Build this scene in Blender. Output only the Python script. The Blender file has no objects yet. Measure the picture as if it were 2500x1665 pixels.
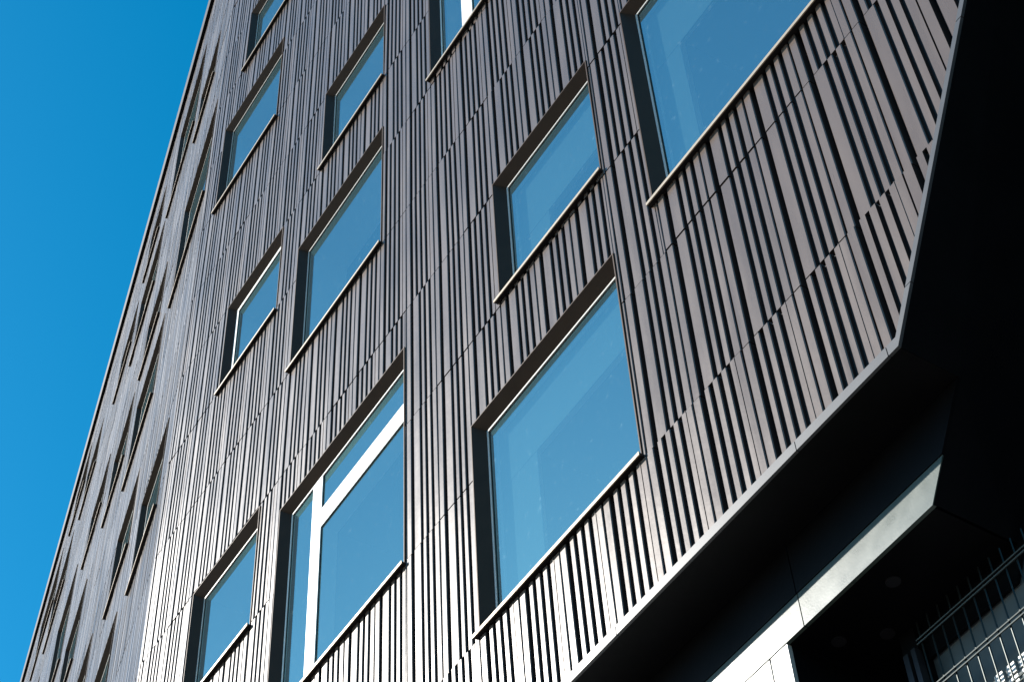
import bpy, math, random
random.seed(7)
C = bpy.context.scene.collection
S = 0.5            # metres per design unit
CAMZ = 1.6
# ---------------------------------------------------------------- camera
cam_d = bpy.data.cameras.new('camera'); cam = bpy.data.objects.new('camera', cam_d); C.objects.link(cam)
P, Rr = math.radians(49.885), math.radians(-4.0547)
cp, sp, cr, sr = math.cos(P), math.sin(P), math.cos(Rr), math.sin(Rr)
fwd = (0, cp, sp)
rgt = (cr, -sr*sp, sr*cp)
upv = (-sr, -cr*sp, cr*cp)
from mathutils import Matrix, Vector
m = Matrix(((rgt[0], upv[0], -fwd[0], 0), (rgt[1], upv[1], -fwd[1], 0), (rgt[2], upv[2], -fwd[2], CAMZ), (0, 0, 0, 1)))
cam.matrix_world = m
cam_d.sensor_width = 36; cam_d.lens = 64.257; cam_d.clip_end = 3000; cam_d.clip_start = 0.05
bpy.context.scene.camera = cam
# ---------------------------------------------------------------- frames
AZA, AZB = math.radians(-35.438), math.radians(-22.556)
NA = (math.cos(AZA), -math.sin(AZA))
ROOT_LOC = (NA[0]*10*S, NA[1]*10*S, 0)
ROOT_ROT = math.atan2(-math.cos(AZA), -math.sin(AZA))    # local x = -dA
UB = 27.85
T = AZB-AZA
def FA(u, z, d):            # front wall: u to the left, z above the eye, d into the building
    return (-u*S, d*S, z*S+CAMZ)
def FB(u, z, d):            # side wall, from the bend at UB
    ct, st = math.cos(T), math.sin(T)
    return ((-UB - ct*u + st*d)*S, (st*u + ct*d)*S, z*S+CAMZ)
GZ = -CAMZ/S                # ground in units
# ---------------------------------------------------------------- materials
def mat(name, col, rough=.5, metal=0., spec=.5, noise=None, bump=None, tone=False, rvar=0, streak=False):
    m = bpy.data.materials.new(name); m.use_nodes = True
    nt = m.node_tree; b = nt.nodes['Principled BSDF']
    b.inputs['Base Color'].default_value = (*col, 1); b.inputs['Roughness'].default_value = rough
    b.inputs['Metallic'].default_value = metal; b.inputs['Specular IOR Level'].default_value = spec
    tc = nt.nodes.new('ShaderNodeTexCoord')
    last = None
    if noise:
        sc, amt = noise
        n = nt.nodes.new('ShaderNodeTexNoise'); n.inputs['Scale'].default_value = sc; n.inputs['Detail'].default_value = 6
        mp = nt.nodes.new('ShaderNodeMapping'); mp.inputs['Scale'].default_value = (1, 1, .12) if streak else (1, 1, 1)
        nt.links.new(tc.outputs['Object'], mp.inputs['Vector']); nt.links.new(mp.outputs['Vector'], n.inputs['Vector'])
        mr = nt.nodes.new('ShaderNodeMapRange'); mr.inputs['From Min'].default_value = .3; mr.inputs['From Max'].default_value = .7
        mr.inputs['To Min'].default_value = 1-amt; mr.inputs['To Max'].default_value = 1+amt
        nt.links.new(n.outputs['Fac'], mr.inputs['Value'])
        mx = nt.nodes.new('ShaderNodeVectorMath'); mx.operation = 'SCALE'; mx.inputs[0].default_value = col
        nt.links.new(mr.outputs['Result'], mx.inputs['Scale']); last = mx.outputs['Vector']
        if rvar:
            r2 = nt.nodes.new('ShaderNodeMapRange'); r2.inputs['From Min'].default_value = .3; r2.inputs['From Max'].default_value = .7
            r2.inputs['To Min'].default_value = rough-rvar; r2.inputs['To Max'].default_value = rough+rvar
            nt.links.new(n.outputs['Fac'], r2.inputs['Value']); nt.links.new(r2.outputs['Result'], b.inputs['Roughness'])
    if tone:
        at = nt.nodes.new('ShaderNodeAttribute'); at.attribute_name = 'tone'
        mx = nt.nodes.new('ShaderNodeVectorMath'); mx.operation = 'SCALE'
        if last: nt.links.new(last, mx.inputs[0])
        else: mx.inputs[0].default_value = col
        nt.links.new(at.outputs['Fac'], mx.inputs['Scale']); last = mx.outputs['Vector']
    if last: nt.links.new(last, b.inputs['Base Color'])
    if bump:
        sc, st, ds = bump
        n = nt.nodes.new('ShaderNodeTexNoise'); n.inputs['Scale'].default_value = sc; n.inputs['Detail'].default_value = 3
        nt.links.new(tc.outputs['Object'], n.inputs['Vector'])
        bp = nt.nodes.new('ShaderNodeBump'); bp.inputs['Strength'].default_value = st; bp.inputs['Distance'].default_value = ds
        nt.links.new(n.outputs['Fac'], bp.inputs['Height']); nt.links.new(bp.outputs['Normal'], b.inputs['Normal'])
    return m
M = {}
M['clad'] = mat('ribbed_metal', (.142, .105, .086), .28, .05, .54, noise=(7, .10), streak=True, tone=True, rvar=.04, bump=(9, .10, .01))
M['groove'] = mat('shade_gasket_black', (.012, .010, .010), .6, 0, .25)  # near-black for painted shade in grooves and under sills; also gaskets
M['rib'] = mat('rib_shade_metal', (.030, .026, .026), .5, 0, .3)  # cladding darkened on the rib sides, shade put into the colour
M['trim'] = mat('edge_trim', (.085, .085, .09), .4, .1, .4, noise=(6, .08))
M['reveal'] = mat('reveal_metal', (.055, .031, .02), .5, .1, .15, noise=(5, .1))
M['sill'] = mat('sill_metal', (.42, .34, .25), .4, .2, noise=(6, .06))
M['frame'] = mat('frame_paint', (.55, .53, .50), .4, .1)
M['white'] = mat('white_frame', (.80, .79, .76), .4)
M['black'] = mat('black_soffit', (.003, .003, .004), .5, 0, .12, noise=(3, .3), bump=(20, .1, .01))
M['fascia'] = mat('fascia_metal', (.065, .09, .078), .29, .0, .8, noise=(9, .07), rvar=.02, bump=(90, .05, .004))
M['base'] = mat('base_panel', (.60, .60, .58), .4, .3, noise=(3, .05))
M['grey'] = mat('grey_wall', (.13, .15, .155), .6, 0, .2, noise=(6, .12))
M['plaster'] = mat('plaster', (.90, .92, .90), .8)
M['lit_reveal'] = mat('lit_reveal_tone', (.16, .29, .30), .9)  # tone for added bands imitating the brighter inner reveal
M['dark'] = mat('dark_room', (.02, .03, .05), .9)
M['wire'] = mat('wire_steel', (.065, .072, .07), .45, 1.)
M['lamp'] = mat('lamp_steel', (.03, .03, .035), .4, .4)
M['roof'] = mat('roof_felt', (.08, .08, .08), .9, noise=(1, .2))
M['asphalt'] = mat('asphalt_surface', (.05, .05, .052), .9, noise=(3, .2), bump=(80, .4, .01))
M['paving'] = mat('paving_stone', (.16, .13, .105), .85, noise=(2, .15), bump=(40, .3, .01))
# glass: coated pane, mirrors the sky and lets part of the room through
g = bpy.data.materials.new('window_glass'); g.use_nodes = True; nt = g.node_tree
for n in list(nt.nodes): nt.nodes.remove(n)
o = nt.nodes.new('ShaderNodeOutputMaterial'); mx = nt.nodes.new('ShaderNodeMixShader')
gl = nt.nodes.new('ShaderNodeBsdfGlossy'); gl.inputs['Roughness'].default_value = .02; gl.inputs['Color'].default_value = (.24, .60, .65, 1)
tr = nt.nodes.new('ShaderNodeBsdfTransparent'); tr.inputs['Color'].default_value = (.85, 1, 1, 1)
nz = nt.nodes.new('ShaderNodeTexNoise'); nz.inputs['Scale'].default_value = 1.1; tc = nt.nodes.new('ShaderNodeTexCoord')
bp = nt.nodes.new('ShaderNodeBump'); bp.inputs['Strength'].default_value = .05; bp.inputs['Distance'].default_value = .02
nt.links.new(tc.outputs['Object'], nz.inputs['Vector']); nt.links.new(nz.outputs['Fac'], bp.inputs['Height'])
nt.links.new(bp.outputs['Normal'], gl.inputs['Normal'])
# dust specks, over an even bluish film added to brighten the pane
df = nt.nodes.new('ShaderNodeBsdfDiffuse'); df.inputs['Color'].default_value = (.42, .66, .75, 1)
n2 = nt.nodes.new('ShaderNodeTexNoise'); n2.inputs['Scale'].default_value = 14; n2.inputs['Detail'].default_value = 6; n2.inputs['Roughness'].default_value = .75
nt.links.new(tc.outputs['Object'], n2.inputs['Vector'])
m2 = nt.nodes.new('ShaderNodeMapRange'); m2.inputs['From Min'].default_value = .60; m2.inputs['From Max'].default_value = .85
m2.inputs['To Min'].default_value = .045; m2.inputs['To Max'].default_value = .35
nt.links.new(n2.outputs['Fac'], m2.inputs['Value'])
mx2 = nt.nodes.new('ShaderNodeMixShader')
mx.inputs['Fac'].default_value = .72; nt.links.new(tr.outputs[0], mx.inputs[1]); nt.links.new(gl.outputs[0], mx.inputs[2])
nt.links.new(m2.outputs['Result'], mx2.inputs['Fac']); nt.links.new(mx.outputs[0], mx2.inputs[1]); nt.links.new(df.outputs[0], mx2.inputs[2])
nt.links.new(mx2.outputs[0], o.inputs['Surface']); M['glass'] = g
# ---------------------------------------------------------------- mesh builder
class MB:
    def __init__(s, F): s.F = F; s.v = []; s.f = []; s.t = []
    def poly(s, pts, tone=1.):
        i = len(s.v); s.v += [s.F(*p) for p in pts]; s.f.append(tuple(range(i, i+len(pts)))); s.t.append(tone)
    def prism(s, pts, d0, d1, tone=1., caps=True):
        """polygon pts [(u,z)] extruded from depth d0 (front) to d1"""
        n = len(pts)
        s.poly([(u, z, d0) for u, z in pts], tone)
        if caps: s.poly([(u, z, d1) for u, z in reversed(pts)], tone)
        for i in range(n):
            a, b = pts[i], pts[(i+1) % n]
            s.poly([(a[0], a[1], d0), (a[0], a[1], d1), (b[0], b[1], d1), (b[0], b[1], d0)], tone)
    def box(s, u0, u1, z0, z1, d0, d1, tone=1.):
        s.prism([(u1, z0), (u0, z0), (u0, z1), (u1, z1)], d0, d1, tone)
    def build(s, name, m, parent=None, tone=False, loc=None):
        me = bpy.data.meshes.new(name); me.from_pydata(s.v, [], s.f); me.materials.append(m)
        if tone:
            a = me.attributes.new('tone', 'FLOAT', 'FACE'); a.data.foreach_set('value', s.t)
        me.update()
        ob = bpy.data.objects.new(name, me); C.objects.link(ob)
        if parent: ob.parent = parent
        return ob
def bevel(ob, w=.004):
    md = ob.modifiers.new('bevel', 'BEVEL'); md.width = w; md.segments = 2; md.limit_method = 'ANGLE'
def tag(o, label=None, cat=None, group=None, kind=None):
    if label: o['label'] = label
    if cat: o['category'] = cat
    if group: o['group'] = group
    if kind: o['kind'] = kind
# ---------------------------------------------------------------- building
bld = bpy.data.objects.new('metal_clad_building', None); C.objects.link(bld)
bld.location = ROOT_LOC; bld.rotation_euler = (0, 0, ROOT_ROT)
tag(bld, 'tall dark building clad in ribbed metal with scattered square windows against blue sky', 'building')

Z0, DZ = 15.69, 2.925           # first horizontal seam, row height
ZB, ZT = 13.75, 62.3            # bottom of the ribs, top of the ribs
PW, U0 = 0.9425, 9.571          # cassette width, a cassette joint
UE = -6.0                       # right end of the front wall (outside the picture)
OT = 21.0                       # top of the tall opening on the right
SL = 0.635                      # slant of the opening's left edge (u per z)
def slant(z, off=0): return 7.47 + off - SL*(z-13.6)
#            u0(right) u1(left)  z0     z1
WA = {'e': (11.53, 15.22, 15.75, 19.71), 'd': (11.52, 14.28, 21.68, 24.68), 'f': (5.6, 10.57, 19.76, 24.72),
      'c': (17.16, 21.62, 18.58, 23.50), 'b': (18.02, 21.65, 27.42, 31.33), 'a': (22.54, 25.26, 30.25, 33.19),
      'g': (18.02, 20.76, 33.28, 36.25), 'h': (23.53, 26.98, 39.03, 42.85), 'i': (22.6, 26.13, 44.87, 48.0),
      'j': (12.9, 16.14, 30.55, 34.6), 'k': (22.53, 25.33, 21.48, 24.40),
      'l': (15.3, 18.9, 39.1, 42.3), 'm': (8.2, 11.1, 36.3, 40.2), 'n': (20.5, 24.6, 52.1, 55.2), 'o': (14, 17.5, 47.9, 51)}
WB = [(6.0, 10.2, 53.2, 58.3), (2.2, 4.95, 50.5, 53.1), (.35, 4.6, 41.5, 46.15), (12.8, 15.5, 55.9, 58.6), (11.0, 15.0, 50.45, 53.95),
      (7.5, 10.35, 44.6, 47.2), (16.4, 19.6, 53.3, 55.8), (5.75, 9.7, 38.95, 42.5), (11.4, 14.7, 42.1, 45.1), (1.0, 4.1, 30.0, 32.95),
      (23.8, 27.2, 54.2, 56.8), (28.4, 31.9, 57.6, 60.0), (17.0, 20.4, 45.35, 47.8), (5.95, 8.9, 33.3, 36.1), (29.4, 34.2, 52.7, 55.6),
      (34.75, 40.5, 56.2, 59.4), (23.4, 27.4, 43.6, 48.2), (17.6, 21.4, 38.9, 42.35), (12.0, 15.6, 32.1, 35.3), (6.1, 9.2, 28.1, 31.1),
      (1.2, 4.2, 21.4, 24.4), (34.0, 38.0, 47.5, 51.2)]

def minus(r, h):
    a, b, c, d = r; e, f, g_, i = h
    if e >= b or f <= a or g_ >= d or i <= c: return [r]
    out = []
    if a < e: out.append((a, e, c, d))
    if f < b: out.append((f, b, c, d))
    l, rr = max(a, e), min(b, f)
    if c < g_: out.append((l, rr, c, g_))
    if i < d: out.append((l, rr, i, d))
    return out
GR = {1: (.185, .45, .61, .775), 2: (.185, .353, .52, .685)}      # groove centres inside a cassette
GWS = (.086, .066, .066, .066)
def row_types(wall):
    base = [2, 1, 1, 2, 1, 2, 1, 2, 1, 2, 1, 2, 1, 2, 1, 2, 1, 2, 1]
    return base
def cladding(F, ua, ub, wins, front, seed):
    rnd = random.Random(seed)
    fl, gr, g2 = MB(F), MB(F), MB(F)
    base = row_types(front)
    rows = [(ZB if front else ZB, Z0)] + [(Z0+i*DZ, min(Z0+(i+1)*DZ, ZT)) for i in range(16)]
    k0, k1 = math.floor((ua-U0)/PW)-1, math.ceil((ub-U0)/PW)+1
    for r, (za, zb) in enumerate(rows):
        if zb <= za: continue
        for k in range(k0, k1):
            ul = U0+(k+1)*PW                   # left joint; pattern runs to the right (decreasing u)
            ty = base[r]
            if front and r == 2 and ul < 8.0: ty = 2
            elif front and 16.2 < ul < 18.2 and r in (3, 4): ty = 1 if r == 3 else 2
            elif not (front and ul < 16) and rnd.random() < .10: ty = 3-ty
            tone = rnd.uniform(.90, 1.08)
            cs = GR[ty]; edges = [.012]
            for c, GW in zip(cs, GWS): edges += [c-GW/2, c+GW/2]
            edges.append(PW-.012)
            tilt = rnd.uniform(-.003, .003); lean = rnd.uniform(-.007, .007)+(.012 if r == 0 else 0)
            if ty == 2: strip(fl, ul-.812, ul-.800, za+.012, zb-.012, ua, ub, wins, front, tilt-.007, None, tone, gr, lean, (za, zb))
            for q in range(0, len(edges), 2):
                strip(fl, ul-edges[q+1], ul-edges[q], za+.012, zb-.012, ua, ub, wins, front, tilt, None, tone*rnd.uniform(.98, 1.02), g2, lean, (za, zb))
            # groove floors: the first one of each cassette is deep, the others shallower
            for q, c in enumerate(cs):
                dep = .13 if q == 0 else .065; GW = GWS[q]
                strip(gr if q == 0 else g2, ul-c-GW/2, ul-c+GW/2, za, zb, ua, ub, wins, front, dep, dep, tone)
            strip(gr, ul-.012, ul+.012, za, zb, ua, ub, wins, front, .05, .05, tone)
        # backing behind the horizontal seam
        strip(gr, ua, ub, zb-.012, zb+.012, ua, ub, wins, front, .131, .131, 1.)
    return fl, gr, g2
def strip(mb, u0, u1, z0, z1, ua, ub, wins, front, dep, flat, tone, side=None, lean=0, zr=(0, 1)):
    u0, u1 = max(u0, ua), min(u1, ub)
    if u1-u0 < .004: return
    pieces = [(u0, u1, z0, z1)]
    for w in wins:
        pieces = [p for q in pieces for p in minus(q, w)]
    if front: pieces = [p for q in pieces for p in minus(q, (UE-1, 2.9, 0, OT))]
    for (a, b, c, d) in pieces:
        if b-a < .004 or d-c < .004: continue
        pts = [(b, c), (a, c), (a, d), (b, d)]
        if front and a < slant(c, .09):        # clip by the slanted edge, keep u > slant(z)
            zs = lambda u: 13.6 + (7.47+.09-u)/SL
            if c < OT:
                za_, zb_ = zs(a), zs(b)        # minimum z allowed at a and b
                if zb_ >= d and za_ >= d: continue
                if zb_ < c: pts = [(b, c), (max(a, slant(c, .09)), c), (a, min(max(za_, c), d)), (a, d), (b, d)] if za_ <= d else [(b, c), (slant(c, .09), c), (slant(d, .09), d), (b, d)]
                else: pts = [(b, zb_), (a, za_), (a, d), (b, d)] if za_ <= d else [(b, zb_), (slant(d, .09), d), (b, d)]
        if flat is not None: mb.poly([(u, z, flat) for u, z in pts], tone)
        else:
            n = len(pts)
            dz_ = lambda z: dep + lean*(1-2*(z-zr[0])/(zr[1]-zr[0]))
            e = .011
            if n == 4 and side is not None and b-a > 3*e and pts[0][1] == pts[1][1] and pts[2][1] == pts[3][1]:
                # folded shoulders along both long edges
                mb.poly([(b-e, c, dz_(c)), (a+e, c, dz_(c)), (a+e, d, dz_(d)), (b-e, d, dz_(d))], tone)
                mb.poly([(b, c, dz_(c)+e), (b-e, c, dz_(c)), (b-e, d, dz_(d)), (b, d, dz_(d)+e)], tone)
                mb.poly([(a+e, c, dz_(c)), (a, c, dz_(c)+e), (a, d, dz_(d)+e), (a+e, d, dz_(d))], tone)
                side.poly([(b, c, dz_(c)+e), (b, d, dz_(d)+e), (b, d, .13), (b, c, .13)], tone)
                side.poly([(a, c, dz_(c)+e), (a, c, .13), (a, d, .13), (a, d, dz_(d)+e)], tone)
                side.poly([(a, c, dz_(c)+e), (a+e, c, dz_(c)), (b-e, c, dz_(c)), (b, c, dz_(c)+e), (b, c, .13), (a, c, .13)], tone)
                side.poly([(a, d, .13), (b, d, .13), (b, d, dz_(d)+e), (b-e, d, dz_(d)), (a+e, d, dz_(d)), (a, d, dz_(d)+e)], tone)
                continue
            mb.poly([(u, z, dz_(z)) for u, z in pts], tone)
            for i in range(n):
                p, q = pts[i], pts[(i+1) % n]
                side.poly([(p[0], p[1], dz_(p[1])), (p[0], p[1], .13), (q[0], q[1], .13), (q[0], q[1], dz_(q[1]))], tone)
fl, gr, g2 = cladding(FA, UE, UB-.03, list(WA.values()), True, 3)
cf = fl.build('ribbed_cladding', M['clad'], bld, tone=True); tag(cf, 'ribbed metal cladding of the front wall')
gr.build('groove_shade', M['groove'], cf); g2.build('shaded_rib_return', M['rib'], cf)  # dark colours paint the groove shade on rib sides and floors
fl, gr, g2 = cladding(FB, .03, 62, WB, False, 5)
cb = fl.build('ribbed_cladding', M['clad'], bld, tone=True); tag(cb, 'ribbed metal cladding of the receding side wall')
gr.build('groove_shade', M['groove'], cb); g2.build('shaded_rib_return', M['rib'], cb)
# folded corner piece at the bend
b_ = MB(lambda x, y, z: (x, y, z))
def col_local(F, u, d): p = F(u, 0, d); return p[0], p[1]
prof = [col_local(FA, UB-.03, 0), col_local(FA, UB, -.002), col_local(FB, .03, 0), col_local(FB, .03, .12), col_local(FA, UB-.03, .12)]
zlo, zhi = 13.6*S+CAMZ, ZT*S+CAMZ
for i in range(len(prof)):
    p, q = prof[i], prof[(i+1) % len(prof)]
    b_.poly([(p[0], p[1], zlo), (q[0], q[1], zlo), (q[0], q[1], zhi), (p[0], p[1], zhi)])
b_.build('corner_strip', M['clad'], bld, tone=True)

# coping along the roof
co = MB(FA); co.prism([(UB+.35, 61.30), (UE, 61.30), (UE, 62.55), (UB+.35, 62.55)], -.13, 1.4); co.build('coping', M['black'], bld)
co = MB(FB); co.prism([(62, 61.31), (-.2, 61.31), (-.2, 62.56), (62, 62.56)], -.13, 1.4); co.build('coping', M['black'], bld)
rf = MB(lambda x, y, z: (x*S, y*S, z*S+CAMZ))
pb = FB(62, 0, .5); ax = -UE
rf.poly([(-UE, .5, 62.0), (-UE, 30, 62.0), (pb[0]/S+12, pb[1]/S+20, 62.0), (pb[0]/S, pb[1]/S, 62.0), (-UB, .5, 62.0)]); rf.build('roof', M['roof'], bld)

# windows
BL = {'e': (18.4, 14.13), 'f': (23.05, 9.81), 'd': (23.08, 13.3)}  # edges of added bands that stand in for the lighter wall thickness
def window(F, w, key, label=None, fw=.05, interior=True):
    u0, u1, z0, z1 = w
    t = .028
    r = MB(F)
    dl, sp_, dn = (.17, .16, .14) if F is FA else (.10, .10, .12)     # splay left and top, right, depth
    o_ = [(u1, z0), (u0, z0), (u0, z1), (u1, z1)]
    q_ = [(u1-dl, z0+.06), (u0+sp_*.6, z0+.06), (u0+sp_*.6, z1-dl), (u1-dl, z1-dl)]
    f_ = [(u1+.006, z0-.002), (u0-.006, z0-.002), (u0-.006, z1+.006), (u1+.006, z1+.006)]
    g_ = [(u1-.014, z0+.010), (u0+.014, z0+.010), (u0+.014, z1-.014), (u1-.014, z1-.014)]
    for n_ in range(4):
        m_ = (n_+1) % 4
        P_ = lambda L, k_, d_: (L[k_][0], L[k_][1], d_)
        r.poly([P_(f_, n_, .13), P_(f_, m_, .13), P_(f_, m_, -.02), P_(f_, n_, -.02)])
        r.poly([P_(f_, n_, -.02), P_(f_, m_, -.02), P_(g_, m_, -.02), P_(g_, n_, -.02)])
        r.poly([P_(g_, n_, -.02), P_(g_, m_, -.02), P_(q_, m_, dn), P_(q_, n_, dn)])
        r.poly([P_(q_, n_, dn), P_(q_, m_, dn), P_(q_, m_, .30), P_(q_, n_, .30)])
        r.poly([P_(q_, n_, .30), P_(q_, m_, .30), P_(f_, m_, .13), P_(f_, n_, .13)])
    rv = r.build('window', M['reveal'], bld)
    if label: rv['label'] = label
    s = MB(F); s.box(u0-.03, u1+.07, z0-.058, z0-.002, -.085, -.068)
    st_ = MB(F); st_.box(u0-.028, u1+.068, z0-.050, z0-.012, -.0675, .05); st_.build('sill_shade', M['groove'], rv)  # black underside paints the shade beneath the sill
    so = s.build('sill', M['sill'], rv); bevel(so, .003)
    f = MB(F); a, b, c, d = q_[1][0]+.002, q_[0][0]-.002, q_[0][1]+.002, q_[2][1]-.002
    for q in ((b-fw, b, c, d), (a, a+fw, c, d), (a+fw, b-fw, d-fw, d), (a+fw, b-fw, c, c+fw)):
        f.box(*q, dn+.005, dn+.06)
    fo = f.build('frame', M['white'] if key in 'acj' else M['frame'], rv); bevel(fo, .003)
    holes = [(a+fw, b-fw, c+fw, d-fw)]
    if key == 'c':
        mm = MB(F); mm.box(20.28, 20.62, c+fw, d-fw, dn, dn+.06); bevel(mm.build('mullion', M['white'], rv), .004)
        mm = MB(F); mm.box(a+fw, 20.28, 22.03, 22.46, dn+.002, dn+.06); bevel(mm.build('transom', M['white'], rv), .004)
        holes = [(20.62, b-fw, c+fw, d-fw), (a+fw, 20.28, 22.46, d-fw), (a+fw, 20.28, c+fw, 22.03)]
    if key == 'j':
        mm = MB(F); mm.box(14.80, 15.17, c+fw, d-fw, dn, dn+.06); bevel(mm.build('mullion', M['white'], rv), .004)
        holes = [(15.17, b-fw, c+fw, d-fw), (a+fw, 14.80, c+fw, d-fw)]
    for h in holes:
        p = MB(F); p.poly([(h[1], h[2], dn+.03), (h[0], h[2], dn+.03), (h[0], h[3], dn+.03), (h[1], h[3], dn+.03)])
        p.build('pane', M['glass'], rv)
        gk = MB(F); e = .016
        for q in ((h[1]-e, h[1], h[2], h[3]), (h[0], h[0]+e, h[2], h[3]), (h[0]+e, h[1]-e, h[3]-e, h[3]), (h[0]+e, h[1]-e, h[2], h[2]+e)): gk.box(*q, dn+.020, dn+.029)
        gk.build('gasket', M['groove'], rv)
    i_ = MB(F)
    for A_, B_ in (((b+.0, c+.0), (b+.0, d+.0)), ((b+.0, d+.0), (a+.0, d+.0)), ((a+.0, d+.0), (a+.0, c+.0)), ((a+.0, c+.0), (b+.0, c+.0))):
        i_.poly([(A_[0], A_[1], .30), (A_[0], A_[1], 1.08), (B_[0], B_[1], 1.08), (B_[0], B_[1], .30)])
    i_.build('inner_reveal', M['plaster'], rv)
    i_ = MB(F)
    for A_, B_ in (((b+.0, c+.0), (b+.0, d+.0)), ((b+.0, d+.0), (a+.0, d+.0)), ((a+.0, d+.0), (a+.0, c+.0)), ((a+.0, c+.0), (b+.0, c+.0))):
        i_.poly([(A_[0], A_[1], 1.08), (A_[0], A_[1], 4.5), (B_[0], B_[1], 4.5), (B_[0], B_[1], 1.08)])
    i_.poly([(b+.0, c+.0, 4.5), (a+.0, c+.0, 4.5), (a+.0, d+.0, 4.5), (b+.0, d+.0, 4.5)])
    i_.build('room', M['dark'], rv)
    if key in BL:
        zb_, ub_ = BL[key]
        bl = MB(F); bl.box(a+.05, b-.01, zb_, d-.01, .34, .36); bl.build('added_head_band', M['lit_reveal'], rv)
        cu = MB(F); cu.box(ub_, b-.01, c+.01, zb_-.002, .345, .365); cu.build('added_jamb_band', M['lit_reveal'], rv)
    return rv
LBL = {'c': 'window with a broad white mullion and transom dividing it in three', 'j': 'window with a white mullion at the top edge of the picture', 'f': 'largest window, at the upper right', 'a': 'small window with a thick white frame'}
for k, w in WA.items(): window(FA, w, k, LBL.get(k), fw=.10 if k == 'a' else .035)
for w in WB: window(FB, w, 'z', fw=.05)

# edge trim round the bottom and the slanted side of the ribs
tr_ = MB(FA)
def seg(us, x):  # bottom trim in lengths with open joints
    for a, b in zip(us[:-1], us[1:]):
        tr_.prism([(b-x, 13.6), (a+x, 13.6), (a+x, 13.735), (b-x, 13.735)] , -.02, .02)
us = [7.62, 9.10, 12.4, 15.7, 19.0, 22.3, 25.6, 27.8]; seg(us, .006)
tr_.prism([(7.614, 13.6), (7.47, 13.6), (7.47-SL*.6, 14.2), (7.555-SL*.6, 14.2), (7.47+.085-SL*.135, 13.735), (7.614, 13.735)], -.02, .02)
zs = [14.21, 16.9, 19.6, OT]
for a, b in zip(zs[:-1], zs[1:]):
    tr_.prism([(slant(a, .085), a), (slant(a), a), (slant(b-.012), b-.012), (slant(b-.012, .085), b-.012)], -.02, .02)
tro = tr_.build('edge_trim', M['trim'], bld); bevel(tro, .003)

# soffit, dark return of the opening, fascia
FZ, FDp = 12.47, .78
k = MB(FA)
k.poly([(28, 13.604, .021), (7.48, 13.604, .021), (7.48, 13.604, FDp+.01), (28, 13.604, FDp+.01)])
k.poly([(28, FZ+.002, FDp+.01), (8.28, FZ+.002, FDp+.01), (8.28, FZ+.002, 5), (28, FZ+.002, 5)])
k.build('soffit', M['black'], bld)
k = MB(FA)
k.poly([(8.25, FZ+.002, FDp+.01), (slant(13.6)+.004, 13.6, FDp+.01), (slant(13.6)+.004, 13.6, .021), (slant(OT)+.004, OT, .021), (slant(OT)+.004, OT, 1.9), (8.25, FZ+.002, 1.9)])
k.poly([(2.9, OT, .021), (UE, OT, .021), (UE, OT, 1.9), (2.9, OT, 1.9)])
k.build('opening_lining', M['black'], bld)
k = MB(FA); kb = MB(FA); FT = 12.91
eu = lambda z: 8.26 + (slant(13.6)+.02-8.26)*(z-FZ)/(13.6-FZ)
for a, b in ((8.26, 10.285), (10.30, 14.0), (14.015, 18), (18.015, 22), (22.015, 27.8)):
    if a < 9:
        k.prism([(b, FZ), (a, FZ), (eu(FT), FT), (b, FT)], FDp, FDp+.05)
        kb.prism([(b, FT+.004), (eu(FT+.004), FT+.004), (eu(13.6), 13.6), (b, 13.6)], FDp-.012, FDp+.05)
    else:
        k.prism([(b, FZ), (a, FZ), (a, FT), (b, FT)], FDp, FDp+.05)
        kb.prism([(b, FT+.004), (a, FT+.004), (a, 13.6), (b, 13.6)], FDp-.012, FDp+.05)
fo = k.build('fascia', M['fascia'], bld); bevel(fo, .004)
kb.build('fascia_cover', M['black'], bld)
k = MB(FA); k.poly([(27.9, FZ, FDp+.055), (8.4, FZ, FDp+.055), (7.6, 13.59, FDp+.055), (27.9, 13.59, FDp+.055)]); k.build('fascia_backing', M['black'], bld)
# lower wall under the fascia: pale panels with a return into the dark entrance
k = MB(FA)
for a, b in ((10.60, 10.875), (10.905, 13.5), (13.52, 17), (17.02, 21), (21.02, 27.8)):
    k.box(a, b, GZ, FZ-.01, FDp+.01, FDp+.07)
k.build('wall_panel', M['base'], bld)
k = MB(FA); k.poly([(27.8, GZ, FDp+.08), (10.6, GZ, FDp+.08), (10.6, FZ, FDp+.08), (27.8, FZ, FDp+.08)]); k.poly([(10.6, GZ, FDp+.072), (10.6, GZ, 5), (10.6, FZ, 5), (10.6, FZ, FDp+.072)])
k.poly([(12, GZ, 5), (UE, GZ, 5), (UE, FZ+.01, 5), (12, FZ+.01, 5)])
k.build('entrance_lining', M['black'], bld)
# black wall at the back of the opening, the grey wall and pale glazed blocks below it
k = MB(FA)
k.prism([(9.92, 12.08), (8.41, 12.08), (8.08, 12.60), (UE, 12.60), (UE, OT), (9.92, OT)], 1.90, 1.94)
k.box(9.74, 9.96, GZ, FZ, 1.78, 1.96)
k.build('back_wall', M['black'], bld)
k = MB(FA); k.poly([(9.8, GZ, 1.96), (UE, GZ, 1.96), (UE, 12.62, 1.96), (9.8, 12.62, 1.96)]); k.build('grey_wall', M['grey'], bld)
k = MB(FA)
for i in range(58):
    for j in range(9):
        u_ = 9.05-.1685*i; z_ = 11.36-.155*j
        k.box(u_-.11, u_, z_-.118, z_, 1.935, 1.96)
k.build('glazed_blocks', M['base'], bld)
# side wall base below the ribs
k = MB(FB); k.box(0, 62, GZ, ZB, .02, .3); k.build('base_wall', M['base'], bld)
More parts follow.
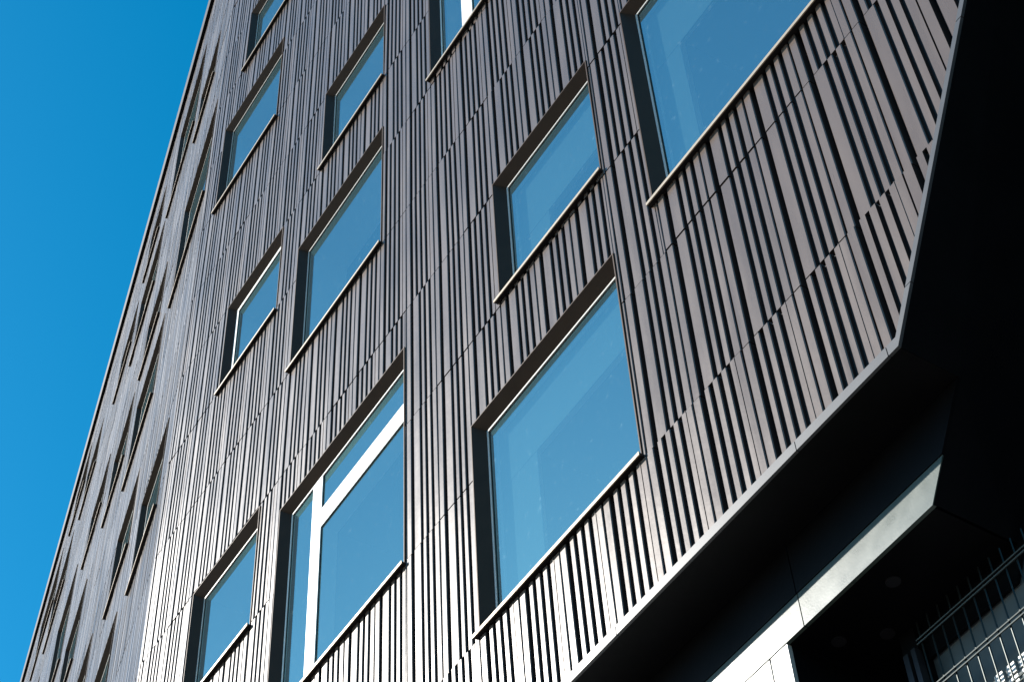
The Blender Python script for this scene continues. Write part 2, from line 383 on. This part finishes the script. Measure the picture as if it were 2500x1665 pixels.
# recessed ceiling lamps, unlit
def disc(F, u, z, d, r, h, n=20):
    mb = MB(F)
    ring = [(u+r*math.cos(2*math.pi*i/n), d+r*math.sin(2*math.pi*i/n)) for i in range(n)]
    mb.poly([(x, z-h, y) for x, y in ring])
    for i in range(n):
        p, q = ring[i], ring[(i+1) % n]
        mb.poly([(p[0], z, p[1]), (q[0], z, q[1]), (q[0], z-h, q[1]), (p[0], z-h, p[1])])
    return mb
for (u, d) in ((10.30, 1.25), (9.95, 1.62), (9.3, 1.15)):
    disc(FA, u, 12.47, d, .08, .02).build('ceiling_lamp', M['lamp'], bld)

# ---------------------------------------------------------------- fence in the opening
fen = bpy.data.objects.new('wire_mesh_fence', None); C.objects.link(fen)
fen.location = ROOT_LOC; fen.rotation_euler = (0, 0, ROOT_ROT)
tag(fen, 'welded wire mesh fence with double horizontal wires closing the dark opening at the lower right', 'fence')
def rod(mb, p, q, r, n=6):
    p, q = Vector(p), Vector(q); d = (q-p).normalized()
    x = d.orthogonal().normalized(); y = d.cross(x)
    a = [p+x*r*math.cos(2*math.pi*i/n)+y*r*math.sin(2*math.pi*i/n) for i in range(n)]
    b = [v+(q-p) for v in a]; i0 = len(mb.v); mb.v += [tuple(v) for v in a+b]
    for i in range(n): mb.f.append((i0+i, i0+(i+1) % n, i0+n+(i+1) % n, i0+n+i)); mb.t.append(1)
    mb.f.append(tuple(i0+n+i for i in range(n))); mb.t.append(1)
FD = 1.71
w = MB(FA); u0 = 9.458+.1587
us_ = [u0 - .1587*i for i in range(0, 75)]
for u in us_: rod(w, FA(u, GZ, FD), FA(u, 12.4, FD), .010*S)
zz = 12.175
while zz > GZ:
    for dz in (0, -.05): 
        for dd in (.02,): rod(w, FA(9.66, zz+dz, FD-dd), FA(-2.3, zz+dz, FD-dd), .012*S)
    zz -= .622
w.build('mesh_panel', M['wire'], fen)
for (a, b) in ((9.80, 9.87), (9.69, 9.75)):
    p_ = MB(FA); p_.box(a, b, GZ, 12.10, FD-.05, FD+.05); o_ = p_.build('post', M['lamp'], fen); bevel(o_, .004)

# ---------------------------------------------------------------- ground
gm = MB(lambda x, y, z: (x, y, z)); gm.poly([(-1500, -1500, 0), (1500, -1500, 0), (1500, 1500, 0), (-1500, 1500, 0)])
go = gm.build('ground', M['asphalt']); tag(go, kind='structure')
pv = MB(FA); pv.box(-30, 90, GZ, GZ+.24, -9.2, 6)
po = pv.build('pavement', M['paving']); po.location = ROOT_LOC; po.rotation_euler = (0, 0, ROOT_ROT); tag(po, kind='structure')

# ---------------------------------------------------------------- light
KU, KZ = 1.17, .96       # run of the light across and down the front wall per unit of depth
_d = Vector((KU*math.sin(AZA)-NA[0], KU*math.cos(AZA)-NA[1], KZ)).normalized()
EL, AZ = math.asin(_d.z), math.atan2(_d.x, _d.y)
sd = Vector((math.sin(AZ)*math.cos(EL), math.cos(AZ)*math.cos(EL), math.sin(EL)))
sun_d = bpy.data.lights.new('sun', 'SUN'); sun_d.energy = 5.0; sun_d.angle = math.radians(.5); sun_d.color = (1, .95, .87)
sun = bpy.data.objects.new('sun', sun_d); C.objects.link(sun); sun.rotation_euler = sd.to_track_quat('Z', 'Y').to_euler()
sun.location = (0, 0, 60)
wd = bpy.data.worlds.new('World'); bpy.context.scene.world = wd; wd.use_nodes = True
nt = wd.node_tree; bg = nt.nodes['Background']
sky = nt.nodes.new('ShaderNodeTexSky'); sky.sky_type = 'NISHITA'; sky.sun_disc = False
sky.sun_elevation = EL; sky.sun_rotation = AZ; sky.air_density = 1.0; sky.dust_density = .3; sky.ozone_density = 3.0
hs = nt.nodes.new('ShaderNodeHueSaturation'); hs.inputs['Saturation'].default_value = 1.42; hs.inputs['Hue'].default_value = .48; hs.inputs['Value'].default_value = .82
nt.links.new(sky.outputs[0], hs.inputs['Color']); nt.links.new(hs.outputs[0], bg.inputs['Color']); bg.inputs['Strength'].default_value = .15
sc = bpy.context.scene
sc.view_settings.view_transform = 'Standard'; sc.view_settings.look = 'None'; sc.view_settings.exposure = .68; sc.view_settings.gamma = 1
sc.render.resolution_x = 1024; sc.render.resolution_y = 681
